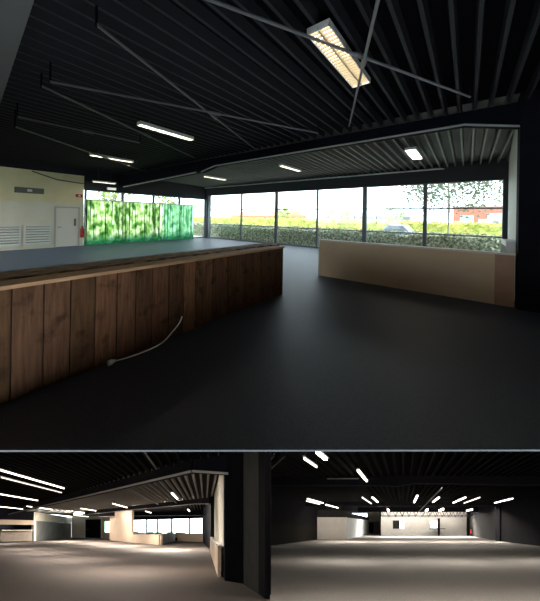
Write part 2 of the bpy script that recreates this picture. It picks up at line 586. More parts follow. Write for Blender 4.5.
# white wall fittings
d = MB()
d.box(-15.47, -15.40, 3.62, 4.50, 0.01, 1.86)
d1 = struct(d.build('door_1', M['doorwhite']))
d = MB()
d.box(-15.46, -15.37, 3.55, 3.62, 0, 1.9)
d.box(-15.46, -15.37, 4.50, 4.56, 0, 1.9)
d.box(-15.46, -15.37, 3.55, 4.56, 1.86, 1.92)
d.build('door_frame', M['frame_beige'], d1)
d = MB()
d.tube([(-15.40, 3.70, 0.95), (-15.34, 3.70, 0.95), (-15.34, 3.82, 0.95)], 0.012)
d.build('handle', M['ventgrey'], d1)
d = MB()
d.box(-15.40, -15.37, 4.33, 4.40, 1.0, 1.35)
d.build('push_plate', M['ventgrey'], d1)


def grille(y0, y1, z0, z1, label):
    t = thing('louvre_grille', label, 'ventilation grille', (-15.36, (y0 + y1) / 2, z0), 'louvre grilles in the white wall')
    f = MB()
    f.box(-15.38, -15.31, y0, y1, z0, z0 + 0.05)
    f.box(-15.38, -15.31, y0, y1, z1 - 0.05, z1)
    f.box(-15.38, -15.31, y0, y0 + 0.05, z0, z1)
    f.box(-15.38, -15.31, y1 - 0.05, y1, z0, z1)
    f.build('frame', M['grille'], t)
    b = MB()
    b.box(-15.379, -15.372, y0 + 0.04, y1 - 0.04, z0 + 0.04, z1 - 0.04)
    b.build('backing', M['grille_back'], t)
    s = MB()
    k = 7
    h = (z1 - z0 - 0.1) / k
    for i in range(k):
        z = z0 + 0.05 + i * h
        s.hexa([(-15.372, y0 + 0.05, z + h * 0.55), (-15.372, y1 - 0.05, z + h * 0.55), (-15.318, y1 - 0.05, z + 0.01), (-15.318, y0 + 0.05, z + 0.01)],
               [(-15.372, y0 + 0.05, z + h * 0.7), (-15.372, y1 - 0.05, z + h * 0.7), (-15.318, y1 - 0.05, z + h * 0.28), (-15.318, y0 + 0.05, z + h * 0.28)])
    s.build('louvres', M['grille'], t)


grille(1.55, 2.42, 0.14, 1.05, 'white louvre grille low on the cream wall, at the left edge of the picture')
grille(2.52, 3.44, 0.14, 1.05, 'white louvre grille low on the cream wall, beside the white door')
t = thing('air_vent', 'long grey air vent set high in the cream wall', 'vent', (-15.38, 2.68, 2.46))
f = MB()
f.box(-15.40, -15.34, 2.20, 3.16, 2.46, 2.70)
f.build('housing', M['ventgrey'], t)
f = MB()
for k in range(4):
    f.box(-15.345, -15.325, 2.24, 3.12, 2.49 + k * 0.05, 2.51 + k * 0.05)
f.build('louvres', mat('vent_blade', (0.24, 0.24, 0.19), 0.6), t)
f = MB()
f.box(-15.34, -15.32, 2.60, 2.76, 2.53, 2.63)
f.build('badge', M['grille'], t)
t = thing('exit_sign', 'small red sign high on the cream wall above the white door', 'sign', (-15.38, 4.5, 2.42))
f = MB()
f.box(-15.40, -15.36, 4.38, 4.66, 2.42, 2.56)
f.build('housing', M['red'], t)
f = MB()
f.box(-15.362, -15.352, 4.48, 4.57, 2.45, 2.53)
f.build('pictogram', M['white'], t)
t = thing('fire_extinguisher', 'red fire extinguisher on the end of the white wall beside the forest panel', 'fire extinguisher', (-15.28, 4.64, 0.42))
f = MB()
f.tube([(-15.28, 4.64, 0.42), (-15.28, 4.64, 0.44), (-15.28, 4.64, 0.84), (-15.28, 4.64, 0.90), (-15.28, 4.64, 0.93)], [0.07, 0.08, 0.08, 0.055, 0.03], 14)
f.build('cylinder_body', M['red'], t, True)
f = MB()
f.box(-15.30, -15.22, 4.61, 4.67, 0.93, 0.98)
f.build('valve', M['black'], t)
f = MB()
f.tube([(-15.23, 4.64, 0.95), (-15.17, 4.66, 0.85), (-15.18, 4.68, 0.60)], 0.012)
f.build('hose', M['black'], t)
f = MB()
f.box(-15.38, -15.33, 4.60, 4.68, 0.55, 0.80)
f.build('wall_bracket', M['black'], t)
t = MB()
t.tube([(-15.34, 2.75, 3.44), (-15.34, 3.60, 3.18), (-15.34, 4.68, 3.10)], 0.025)
tag(t.build('pipe', M['ventgrey']), 'thin dark pipe running down under the top edge of the cream wall', 'pipe')
t = thing('exit_light', 'small lit sign on the dark fascia above the first forest panel', 'sign', (-15.32, 6.0, 2.92))
f = MB()
f.box(-15.36, -15.31, 5.75, 6.2, 2.9, 3.04)
f.build('housing', M['white'], t)
f = MB()
f.box(-15.31, -15.305, 5.78, 6.17, 2.92, 3.02)
f.build('face', emit('sign_face', (0.8, 0.85, 0.75), 0.9), t)


# lamps ------------------------------------------------------------------------
def troffer(cx, y0, z, label, width=0.28, length=1.5, louvre=True, material=None, lou=None, group='lamps under the roof of the main hall'):
    t = thing('ceiling_lamp', label, 'ceiling lamp', (cx, y0, z), group)
    w_ = width / 2
    m = MB()
    m.box(cx - w_, cx + w_, y0, y0 + length, z + 0.055, z + 0.08)
    m.box(cx - w_, cx - w_ + 0.012, y0, y0 + length, z, z + 0.06)
    m.box(cx + w_ - 0.012, cx + w_, y0, y0 + length, z, z + 0.06)
    m.box(cx - w_, cx + w_, y0, y0 + 0.012, z, z + 0.06)
    m.box(cx - w_, cx + w_, y0 + length - 0.012, y0 + length, z, z + 0.06)
    m.build('housing', M['white_steel'], t)
    m = MB()
    m.box(cx - w_ + 0.012, cx + w_ - 0.012, y0 + 0.012, y0 + length - 0.012, z + 0.045, z + 0.055)
    m.build('diffuser', material or M['lamp'], t)
    if louvre:
        m = MB()
        m.box(cx - 0.010, cx + 0.010, y0, y0 + length, z + 0.002, z + 0.045)
        k = 22
        for i in range(1, k):
            yy = y0 + length * i / k
            m.box(cx - w_ + 0.012, cx + w_ - 0.012, yy - 0.005, yy + 0.005, z + 0.004, z + 0.04)
        m.build('louvre', lou or M['white_steel'], t)
    for yy in (y0 + 0.25, y0 + length - 0.25):
        m = MB()
        m.tube([(cx, yy, z + 0.08), (cx, yy, deck_z(yy, 1) + 0.01)], 0.006, 6)
        m.build('hanger', M['rod'], t)
    return t


near = troffer(-1.37, 2.62, 3.70, 'large bright louvred lamp under the roof, nearest the viewer', material=M['lamp_near'], lou=M['louvre'])
fill_lamp = troffer(-1.37, -2.4, 3.70, 'lamp in the roof bay behind the viewer, number one along the row')  # added out of view to light the floor and low walls
bat = troffer(-5.92, 2.84, 3.62, 'slim lit lamp under the dark roof, above the middle of the wooden wall', 0.17, 1.42, True, M['lamp_dim'])
g = 'lamps under the roof of the main hall'
dup(bat, (-4.48, 0.52, 0), 'slim lit lamp second from the left, hanging over the far carpet', g)
dup(bat, (-4.6, 5.50, -0.06), 'short lit lamp beyond the big beam, leftmost of the three over the windows', g)
dup(bat, (0.2, 5.28, -0.06), 'lit lamp beyond the big beam, middle of the three over the windows', g)
b7 = troffer(-1.33, 8.22, 3.56, 'bright squarish lamp beyond the big beam, above the beige low wall', 0.29, 1.42, False, None)
l4 = troffer(-14.65, 4.85, 3.18, 'small lit lamp just above the forest panels, by the cream wall', 0.15, 1.05, False, M['lamp'])
for k, (x, y) in enumerate([(-5.92, -2.4), (1.6, 2.6)]):
    dup(fill_lamp, (x + 1.37, y + 2.4, 0), 'added lamp in the roof bay behind the viewer, number %s along the row' % ['two', 'three'][k], g)
strong = troffer(-10.4, -2.4, 3.70, 'added strong lamp behind the viewer, farthest from the cream wall', material=M['fill_strong'])  # added out of view to brighten the cream wall
dup(strong, (-2.6, 0.2, 0), 'added strong lamp behind the viewer, close to the cream wall and the back windows', g)
dup(strong, (-2.6, 2.0, 0), 'added strong lamp behind the viewer, close to the cream wall and the left beam', g)


# bracing rods ---------------------------------------------------------------
def rod(p, q, label, r=0.018, name='brace_rod', group='bracing rods under the roof'):
    m = MB()
    m.tube([p, q], r, 8)
    o = tag(m.build(name, M['rod'], smooth=True), label, 'rod', group)
    p, q = Vector(p), Vector(q)
    mid = p.lerp(q, 0.5)
    d_ = (q - p).normalized()
    m = MB()
    m.tube([mid - d_ * 0.12, mid - d_ * 0.10, mid + d_ * 0.10, mid + d_ * 0.12], [0.02, 0.032, 0.032, 0.02], 8)
    m.build('turnbuckle', M['rod'], o, True)
    for e in (p, q):
        m = MB()
        m.tube([(e.x, e.y, e.z - 0.02), (e.x, e.y, 3.797)], 0.014, 6)
        m.build('hanger', M['steel_dark'], o)
    return o


rod((-2.19, 1.05, 3.600), (-0.00, 5.45, 3.660), 'long near bracing rod passing under the bright louvred lamp')
rod((-0.05, 1.05, 3.515), (-2.05, 5.43, 3.575), 'short near bracing rod crossing it right below the bright louvred lamp')
rod((-3.15, 1.05, 3.600), (-5.18, 5.99, 3.660), 'bracing rod descending from the top edge above the wooden wall')
rod((-4.87, 1.05, 3.515), (-2.81, 5.47, 3.575), 'bracing rod crossing it near the slim lamp, running towards the big beam')
rod((-5.37, 1.05, 3.600), (-7.79, 5.74, 3.660), 'long bracing rod descending from the left beam past the slim lamp')
rod((-7.19, 1.05, 3.515), (-7.21, 3.50, 3.575), 'faint bracing rod at the left edge over the far carpet')
rod((-7.75, 1.10, 3.44), (-11.4, 5.90, 3.50), 'faintest bracing rod, in the dark corner left of the far slim lamp')
rod((-3.8, 6.78, 3.66), (-3.8, 12.0, 3.62), 'straight grey tie rod beyond the big beam, above the gap between the low walls', name='tie_rod', group='tie rods beyond the big beam')
rod((-8.2, 6.78, 3.66), (-8.2, 12.0, 3.62), 'straight grey tie rod beyond the big beam, above the left far windows', name='tie_rod', group='tie rods beyond the big beam')
m = MB()
m.tube([(-15.2, 12.1, 3.60), (-4.0, 12.1, 3.60), (-0.95, 12.1, 3.60), (-0.76, 12.1, 3.585)], [0.03, 0.03, 0.03, 0.012], 8)
tr = tag(m.build('conduit', M['white_steel'], smooth=True), 'long pale conduit running along the dark fascia over the far windows', 'conduit')
for k in range(8):
    x = -14.5 + k * 1.9
    m = MB()
    m.box(x - 0.02, x + 0.02, 12.1, 12.368, 3.62, 3.64)
    m.build('clip', M['flange'], tr)

# wooden low wall -------------------------------------------------------------
YS = [-0.62, -0.41, -0.2, 0.01, 0.22, 0.43, 0.64, 0.84, 1.05, 1.26, 1.46, 1.66, 1.88, 2.10, 2.29, 2.48, 2.60, 2.80, 2.91, 3.10, 3.31, 3.52, 3.74, 3.97, 4.21, 4.46]
tones = [1, .9, 1, .92, .85, 1.0, 1.05, .85, 1.45, 1.25, .9, 1.15, .8, 1.75, 1.15, 1.3, .95, 1.1, .85, 1.0, .9, 1.1, .95, 1.0, .85]
lw = thing('wooden_low_wall', 'long low wall clad with upright brown boards, running from the left edge of the hall', 'low wall', (-3.4, 2.0, 0))
m = MB()
for i in range(len(YS) - 1):
    t_ = tones[i]
    off = random.uniform(-0.004, 0.006)
    m.box(-3.075, -3.045 + off, YS[i] + 0.006, YS[i + 1] - 0.006, 0.012, 0.962, (t_, t_ * random.uniform(0.94, 1.04), t_ * random.uniform(0.9, 1.05)))
m.build('boarding', M['boards'], lw)
m = MB()
m.box(-3.28, -3.075, -0.62, 4.45, 0.0, 0.962)
m.build('core', M['dark_wood'], lw)
m = MB()
m.box(-3.78, -3.42, -0.62, 4.80, 0.0, 0.955)
m.build('rear_leaf', M['dark_wood'], lw)
m = MB()
m.box(-3.42, -3.28, -0.62, 4.45, 0.0, 0.85)
m.build('trough_base', M['dark_wood'], lw)
m = MB()
m.box(-3.27, -3.02, -0.62, 4.48, 0.962, 0.995)
m.build('front_cap', M['cap_wood'], lw)
m = MB()
m.box(-3.80, -3.40, -0.62, 4.84, 0.955, 0.99)
m.build('rear_cap', M['rear_wood'], lw)
m = MB()
m.box(-3.42, -3.05, 4.45, 4.475, 0.0, 0.962)
m.build('end_board', M['boards'], lw)

# cable
cb = MB()
pts = [(-2.985, 1.22, 0.03), (-2.98, 1.39, 0.012), (-2.97, 1.61, 0.012), (-2.985, 1.78, 0.03), (-3.02, 1.92, 0.09), (-3.02, 2.02, 0.17), (-3.025, 2.07, 0.25)]
smooth_pts = []
for i in range(len(pts) - 1):
    a, b = Vector(pts[i]), Vector(pts[i + 1])
    p0, p3 = Vector(pts[max(i - 1, 0)]), Vector(pts[min(i + 2, len(pts) - 1)])
    for k in range(6):
        t_ = k / 6
        smooth_pts.append(0.5 * ((2 * a) + (b - p0) * t_ + (2 * p0 - 5 * a + 4 * b - p3) * t_ ** 2 + (3 * a - p0 - 3 * b + p3) * t_ ** 3))
smooth_pts.append(Vector(pts[-1]))
cb.tube(smooth_pts, 0.008, 8)
c = tag(cb.build('cable', M['cable'], smooth=True), 'loose white cable lying at the foot of the wooden wall and climbing a board', 'cable')
m = MB()
m.tube([(-2.99, 1.16, 0.03), (-2.99, 1.19, 0.03), (-2.985, 1.23, 0.03)], [0.028, 0.030, 0.015], 10)
m.build('plug', M['cable'], c, True)

# beige low wall
bw = thing('beige_low_wall', 'plain beige low wall standing in front of the right-hand windows', 'low wall', (-1.3, 6.66, 0))
m = MB()
m.box(-3.27, 0.42, 6.60, 6.72, 0.0, 0.965)
m.build('panel', M['beige'], bw)
m = MB()
m.box(0.42, 0.70, 6.585, 6.72, 0.0, 0.965)
o = m.build('end_panel', M['beige_dark'], bw)
o['label'] = 'darker brown end panel'
m = MB()
m.box(-3.30, 0.71, 6.575, 6.75, 0.965, 1.0)
m.build('cap', M['beige_cap'], bw)
m = MB()
m.box(-3.30, -3.27, 6.585, 6.74, 0.0, 0.965)
m.build('edge_strip', M['beige_cap'], bw)

# white heater on the side wall
t = thing('wall_heater', 'white box heater on the grey side wall at the end of the beige wall', 'heater', (0.72, 7.3, 0))
m = MB()
m.box(0.60, 0.78, 6.85, 7.85, 0.1, 1.20)
m.build('casing', M['white'], t)
m = MB()
for k in range(9):
    m.box(0.592, 0.602, 6.9 + k * 0.1, 6.96 + k * 0.1, 0.9, 1.1)
m.build('vent_slots', M['ventgrey'], t)
for yy in (6.9, 7.7):
    m = MB()
    m.box(0.62, 0.70, yy, yy + 0.08, 0, 0.1)
    m.build('foot', M['ventgrey'], t)


# ================================================================== OUTSIDE
gr = MB()
plate_with_opening(gr, [(-130, -60), (90, -60), (90, 130), (-130, 130)], -0.06, -0.03, EDGE + 0.25)
struct(gr.build('ground', M['lawn']))


def leaf_cloud(mb, pts, size):
    for p in pts:
        a = random.uniform(0, math.pi * 2)
        b = random.uniform(-1.0, 1.0)
        s = size * random.uniform(0.6, 1.3)
        u = Vector((math.cos(a), math.sin(a), b * 0.5)).normalized() * s
        v = Vector((-math.sin(a) * b, math.cos(a) * b, 1)).normalized() * s * 0.6
        p = Vector(p)
        mb.add([p - u, p - v, p + u, p + v], [(0, 1, 2, 3)])


def hedge(name, x0, x1, y0, y1, h, leaf, n_, material, label, cat='hedge'):
    core = MB()
    k = int((x1 - x0) / 0.6)
    for i in range(k):
        a, b = x0 + (x1 - x0) * i / k, x0 + (x1 - x0) * (i + 1) / k
        core.box(a, b, y0 + 0.12, y1 - 0.12, -0.03, h - 0.12 + random.uniform(-0.05, 0.05))
    o = tag(core.build(name, material), label, cat)
    lv = MB()
    leaf_cloud(lv, [(random.uniform(x0, x1), random.choice((y0, y0, y0 + 0.05)) + random.uniform(0, 0.15), random.uniform(0.02, h)) for _ in range(n_)], leaf)
    leaf_cloud(lv, [(random.uniform(x0, x1), random.uniform(y0, y1), h + random.uniform(-0.12, 0.06)) for _ in range(n_ // 3)], leaf)
    lv.build('leaves', material, o)
    return o


hedge('hedge', -27, 4, 13.3, 14.2, 0.98, 0.06, 14000, M['hedge'], 'clipped dark leafy hedge right outside the far windows')
hedge('hedge', -45, 8, 21.5, 23.5, 1.42, 0.13, 5000, M['hedge_sun'], 'sunny yellow-green hedge farther off, rising behind the dark hedge')
m = MB()
leaf = hedge('hedge', -21, -19, -2, 12.7, 1.3, 0.12, 3000, M['hedge'], 'green hedge outside the left windows behind the forest panels')


def tree(x, y, h, crown, n_, ls, label, trunk_r=0.12, branches=7, material=None, lowest=0.35):
    t = thing('tree', label, 'tree', (x, y, -0.03))
    m = MB()
    m.tube([(x, y, -0.03), (x + 0.03, y, h * 0.4), (x - 0.02, y, h * 0.75), (x, y, h)], [trunk_r, trunk_r * 0.8, trunk_r * 0.5, trunk_r * 0.15], 8)
    m.build('trunk', M['bark'], t, True)
    b = MB()
    pts = []
    for k in range(branches):
        z = h * (lowest + (0.92 - lowest) * k / branches)
        a = k * 2.4 + random.uniform(-0.4, 0.4)
        ln = crown * (1.0 - 0.4 * abs(k / branches - 0.4))
        e = Vector((x + math.cos(a) * ln, y + math.sin(a) * ln, z + ln * 0.35))
        b.tube([(x, y, z), tuple(Vector((x, y, z)).lerp(e, 0.5) + Vector((0, 0, 0.1 * ln))), tuple(e)], [trunk_r * 0.4, trunk_r * 0.25, trunk_r * 0.08], 6)
        for _ in range(n_ // branches):
            q = Vector((x, y, z)).lerp(e, random.uniform(0.3, 1.1))
            pts.append(q + Vector((random.gauss(0, 1), random.gauss(0, 1), random.gauss(0, 0.8))) * crown * 0.22)
    b.build('branches', M['bark'], t, True)
    lv = MB()
    leaf_cloud(lv, pts, ls)
    lv.build('foliage', material or M['leaf'], t)
    return t


tree(-0.87, 17.2, 5.6, 2.6, 5200, 0.085, 'slender young tree with thin pale leaves outside the right windows', 0.085, 14, M['leaf_pale'], 0.42)
tree(-18.2, 40, 2.9, 0.95, 500, 0.14, 'small round green tree beyond the hedges, left of its twin')
tree(-15.3, 40, 3.0, 1.05, 500, 0.14, 'small round green tree beyond the hedges, nearest the low pale building')
tree(-6.6, 31, 2.9, 1.0, 500, 0.12, 'bushy green tree behind the blue car')
tree(-24.5, 36, 3.4, 1.1, 500, 0.15, 'green tree at the right end of the orange building')
for k, (x, y) in enumerate([(-20.3, 4.2), (-20.6, 9.3), (-20.2, 14.4)]):
    tree(x - 2.5, y, 5.5, 1.25, 700, 0.15, ['tree behind the forest panel by the white wall', 'tree behind the middle forest panel', 'tree showing above the forest panel by the glazed corner'][k])


def building(name, x0, x1, y0, y1, h, wall, label, wins, glassm, flat=True, roof=None):
    t = thing(name, label, 'building', ((x0 + x1) / 2, (y0 + y1) / 2, -0.03))
    m = MB()
    m.box(x0, x1, y0, y1, -0.03, h)
    m.build('wall', wall, t)
    m = MB()
    if flat:
        m.box(x0 - 0.15, x1 + 0.15, y0 - 0.15, y1 + 0.15, h, h + 0.18)
    else:
        ym = (y0 + y1) / 2
        m.add([(x0 - .2, y0 - .3, h), (x1 + .2, y0 - .3, h), (x1 + .2, y1 + .3, h), (x0 - .2, y1 + .3, h), (x0 - .2, ym, h + 1.0), (x1 + .2, ym, h + 1.0)],
              [(0, 1, 5, 4), (2, 3, 4, 5), (0, 4, 3), (1, 2, 5), (3, 2, 1, 0)])
    m.build('roof', roof or M['pale_wall'], t)
    for a, b, z0, z1 in wins:
        m = MB()
        m.box(a, b, y0 - 0.03, y0 + 0.05, z0, z1)
        m.build('window', glassm, t)
    return t


building('building', -1.7, 5.2, 45, 55, 3.5, M['brick'], 'red brick building outside the right windows', [(2.0, 3.9, 0.6, 2.6), (-0.9, 0.6, 1.4, 2.3)], M['blue_glass'])
building('building', -17.0, -7.4, 50, 58, 2.5, M['pale_wall'], 'long low pale building with a dark window band', [(-16.6 + k * 1.5, -15.4 + k * 1.5, 1.5, 2.1) for k in range(6)], M['dark_glass'])
building('building', -39, -25.8, 38, 46, 1.75, M['orange_wall'], 'orange brick house with a pitched roof, left of the far trees', [(-37 + k * 2.2, -35.8 + k * 2.2, 1.0, 1.5) for k in range(5)], M['dark_glass'], False, mat('orange_roof', (0.50, 0.26, 0.14), 0.8))
building('building', -25.5, -20.0, 60, 66, 3.0, M['pale_wall'], 'pale building seen past the orange house', [(-24.8 + k * 1.8, -23.8 + k * 1.8, 1.4, 2.2) for k in range(3)], M['dark_glass'])


def car(x, y, length, h, paint, label, cat='car', vantype=False):
    t = thing('van' if vantype else 'car', label, cat, (x, y, -0.03))
    l = length / 2
    if vantype:
        pr = [(-l, 0.3), (-l, h), (l * 0.55, h), (l * 0.8, h * 0.62), (l, h * 0.5), (l, 0.3)]
        gl = [(l * 0.1, h * 0.62), (l * 0.1, h * 0.92), (l * 0.52, h * 0.92), (l * 0.74, h * 0.62)]
    else:
        pr = [(-l, 0.3), (-l, h * 0.62), (-l * 0.72, h * 0.68), (-l * 0.45, h), (l * 0.25, h), (l * 0.55, h * 0.66), (l, h * 0.55), (l, 0.3)]
        gl = [(-l * 0.62, h * 0.70), (-l * 0.42, h * 0.95), (l * 0.22, h * 0.95), (l * 0.46, h * 0.70)]
    m = MB()
    nn = len(pr)
    m.add([(x + a, y - 0.85, z) for a, z in pr] + [(x + a, y + 0.85, z) for a, z in pr], [tuple(range(nn)), tuple(range(2 * nn - 1, nn - 1, -1))] + [(i, nn + i, nn + (i + 1) % nn, (i + 1) % nn) for i in range(nn)])
    m.build('body', paint, t)
    m = MB()
    m.add([(x + a, y - 0.865, z) for a, z in gl] + [(x + a, y + 0.865, z) for a, z in gl], [(0, 1, 2, 3), (7, 6, 5, 4), (0, 4, 5, 1), (1, 5, 6, 2), (2, 6, 7, 3), (3, 7, 4, 0)])
    m.build('side_window', M['dark_glass'], t)
    for a in (-l * 0.62, l * 0.62):
        for b in (-0.82, 0.72):
            m = MB()
            m.tube([(x + a, y + b, 0.29), (x + a, y + b + 0.1, 0.29)], 0.32, 16)
            m.build('wheel', M['tyre'], t, True)
    return t


car(-3.55, 18.9, 2.6, 1.22, M['car_blue'], 'blue car parked behind the dark hedge')
car(-0.2, 35, 1.9, 1.5, M['van'], 'small white van in front of the brick building, left of two', 'van', True)
car(1.9, 35.5, 2.0, 1.75, M['van'], 'taller white van in front of the brick building, right of two', 'van', True)


# ================================================================== THE TWO LOWER HALLS
# Both lie one storey down and slope away under the main floor. A plan point of a hall is
# (X across, Z along the slope, Y up from its floor); walls stand plumb on the sloping floor.
class Hall:
    def __init__(self, side, drop):
        self.along = FWD + RGT * side - UPV * drop
        self.org = Vector((0, 0, EYE)) - UPV * 1.6

    def __call__(self, p):
        x, z, y = p
        return self.org + RGT * x + self.along * z + UPV * y


HL = Hall(-135 / FPX, 312 / FPX)
HR = Hall(133 / FPX, 308 / FPX)


def cap_height(h, x, z, limit):
    """Height at which a hall wall meets the underside of the ground, at most limit."""
    b = h((x, z, 0)).z
    return min(limit, (-0.07 - b) / UPV.z)


def wall_under(mb, h, p, q, top, steps=8):
    """A wall of a lower hall from p to q whose top stays under the ground."""
    for i in range(steps):
        a, b = i / steps, (i + 1) / steps
        pa = (p[0] + (q[0] - p[0]) * a, p[1] + (q[1] - p[1]) * a)
        pb = (p[0] + (q[0] - p[0]) * b, p[1] + (q[1] - p[1]) * b)
        mb.slab(pa, pb, 0.06, 0, cap_height(h, *pa, top), z1b=cap_height(h, *pb, top))


def plane_clip(h, outline, y, thick):
    mb = MB(h)
    n_ = len(outline)
    mb.add([(x, z, y) for x, z in outline] + [(x, z, y - thick) for x, z in outline],
           [tuple(range(n_)), tuple(range(2 * n_ - 1, n_ - 1, -1))] + [(i, n_ + i, n_ + (i + 1) % n_, (i + 1) % n_) for i in range(n_)])
    return mb


# ---------------- left hall
sx = 135 / FPX                     # the party plane between the halls in left-hall plan: X = sx * Z
fl = plane_clip(HL, [(-17, 1.0), (sx * 1.0, 1.0), (sx * 5.92, 5.92), (sx * 6.95, 6.95), (3.62, 9.0), (14, 40), (14, 50), (-17, 50)], 0.0, 0.05)
struct(fl.build('floor_left_hall', M['carpet_left']))
D2 = (0.27, 1.0)


def along_deck(name, h, u0, u1, vs, pitch, rib, yl, d, material, clip, until=None, flute_mat=None):
    mb = MB(h)
    prof_ = []
    k = int((u1 - u0) / pitch)
    for i in range(k):
        u = u0 + i * pitch
        prof_ += [(u - rib / 2 - 0.02, 0.16), (u - rib / 2, 0), (u + rib / 2, 0), (u + rib / 2 + 0.02, 0.16)]
    for i in range(len(prof_) - 1):
        (ua, ha), (ub, hb_) = prof_[i], prof_[i + 1]
        v0, v1 = vs
        v0 = max(v0, clip(0.5 * (ua + ub)))
        v1 = min(v1, until(0.5 * (ua + ub))) if until else v1
        if v0 >= v1:
            continue
        mb.flute.append(1 if i % 4 == 3 else 0)
        mb.add([(ua + d[0] * v0, v0, yl + ha), (ub + d[0] * v0, v0, yl + hb_), (ub + d[0] * v1, v1, yl + hb_), (ua + d[0] * v1, v1, yl + ha)], [(0, 1, 2, 3)])
    return struct(mb.build(name, material, second=flute_mat or M['flute_shade'], flute=mb.flute))


# where a ceiling rib of the left hall starts: under the ground, and on the left of the party plane
def start_left(u):
    z = 3.75
    if u > 0:
        z = max(z, u / (sx - D2[0]) + 0.05) if u / (sx - D2[0]) > 6 else z
    return z


def first_beam(u):
    return 8.75 + 15.3 * max((-0.36 - u) / 15.53, -0.03)


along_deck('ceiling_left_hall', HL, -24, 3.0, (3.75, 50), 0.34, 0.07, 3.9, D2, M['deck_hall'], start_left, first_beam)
along_deck('ceiling_far_left_hall', HL, -24, 3.0, (3.75, 50), 0.34, 0.07, 3.9, D2, M['deck_lit'], first_beam, None, M['flute_shade_left'])

w = MB(HL)
wall_under(w, HL, (-16.6, 1.0), (-16.6, 28), 4.1, 16)
w.slab((-16.6, 28), (-16.6, 50), 0.06, 0, 4.1)
struct(w.build('wall_left_of_left_hall', M['dark_wall']))
w = MB(HL)
w.slab((3.00, 5.98), (3.15, 7.55), 0.10, 0, 4.1, side=-0.5)
struct(w.build('wall_right_of_left_hall', M['panel_wall']))
w = MB(HL)
w.prism([(2.78, 8.05), (3.25, 7.55), (3.45, 7.55), (3.45, 8.6), (2.93, 8.6)], 0, 4.05)
struct(w.build('column_left_hall', M['dark_wall']))
w = MB(HL)
w.slab((2.93, 8.55), (5.66, 18.6), 0.12, 0, 4.05, side=-0.5)
struct(w.build('wall_far_right_of_left_hall', M['hall_white']))
w = MB(HL)
w.prism([(5.35, 18.3), (5.9, 18.3), (9.6, 34.4), (8.9, 34.4)], 0, 4.05)
struct(w.build('column_left_hall', M['dark_wall']))
# party wall between the halls
w = MB(HL)
for i in range(10):
    z0, z1 = 5.95 + i * 1.36, 5.95 + (i + 1) * 1.36
    w.hexa([(sx * z0, z0, -0.05), (sx * z1, z1, -0.05), (sx * z1 + .03, z1, -0.05), (sx * z0 + .03, z0 + .02, -0.05)],
           [(sx * z0, z0, 4.1), (sx * z1, z1, 4.1), (sx * z1 + .03, z1, 4.1), (sx * z0 + .03, z0 + .02, 4.1)])
w.prism([(2.98, 5.96), (sx * 5.96 + 0.002, 5.96), (sx * 6.4, 6.4), (3.04, 6.4)], -0.05, 4.1)
struct(w.build('wall_between_halls', M['dark_wall']))

# headers of the left hall
def header(h, pts, y1, th, name='beam', fl_=0.05, mat_=None, flm=None, fs=3.6):
    mb = MB(h)
    for (xa, za, ya), (xb, zb_, yb) in zip(pts, pts[1:]):
        mb.slab((xa, za), (xb, zb_), th, ya, y1, z0b=yb)
    o = struct(mb.build(name, mat_ or M['steel_dark']))
    mb = MB(h)
    for (xa, za, ya), (xb, zb_, yb) in zip(pts, pts[1:]):
        mb.slab((xa, za), (xb, zb_), 0.05, ya - 0.02, ya + fl_, z0b=yb - 0.02, z1b=yb + fl_, side=fs)
    mb.build('flange', flm or M['flange'], o)
    return o


header(HL, [(2.95, 8.1, 3.28), (2.0, 8.75, 3.5), (-9.4, 24.0, 3.46), (-15.5, 32.2, 3.4)], 3.9, 0.3)
header(HL, [(5.5, 18.9, 3.4), (4.7, 20, 3.5), (-1.6, 27.5, 3.46), (-6.4, 33.5, 3.4)], 3.9, 0.3)
header(HL, [(8.8, 33, 3.3), (5.0, 33.5, 3.3), (-0.5, 34.2, 3.3), (-5.0, 36.5, 3.3)], 3.9, 0.3)

# far window wall of the left hall
A, B = Vector((-0.6, 42.2)), Vector((9.8, 33.2))
w = MB(HL)
w.slab(tuple(A), tuple(B), 0.2, 0, 0.35)
w.slab(tuple(A), tuple(B), 0.2, 3.02, 4.05)
struct(w.build('wall_far_of_left_hall', M['dark_wall']))
cuts = [0.0, 0.23, 0.38, 0.56, 0.77, 1.0]
for i in range(5):
    p, q = A.lerp(B, cuts[i]), A.lerp(B, cuts[i + 1])
    u = (B - A).normalized()
    mb = MB(HL)
    mb.slab(tuple(p - u * 0.08), tuple(p + u * 0.08), 0.16, 0.35, 3.02)
    mb.slab(tuple(p), tuple(q), 0.1, 0.35, 0.45)
    mb.slab(tuple(p), tuple(q), 0.1, 2.1, 2.16)
    o = struct(mb.build('window_%d' % n, M['alu']))
    mb = MB(HL)
    mb.slab(tuple(p + u * 0.1), tuple(q - u * 0.1), 0.02, 0.45, 3.02)
    mb.build('pane', M['glass'], o)
    n += 1
mb = MB(HL)
for k in range(26):
    p = A.lerp(B, k / 25) + Vector((0.5, 3.5))
    q = A.lerp(B, (k + 1) / 25) + Vector((0.5, 3.5))
    mb.slab(tuple(p), tuple(q), 1.0, -0.3, 0.95 + random.uniform(-0.12, 0.2))
o = tag(mb.build('hedge', M['hedge_sun']), 'blurred green hedge outside the windows of the lower left hall', 'hedge')

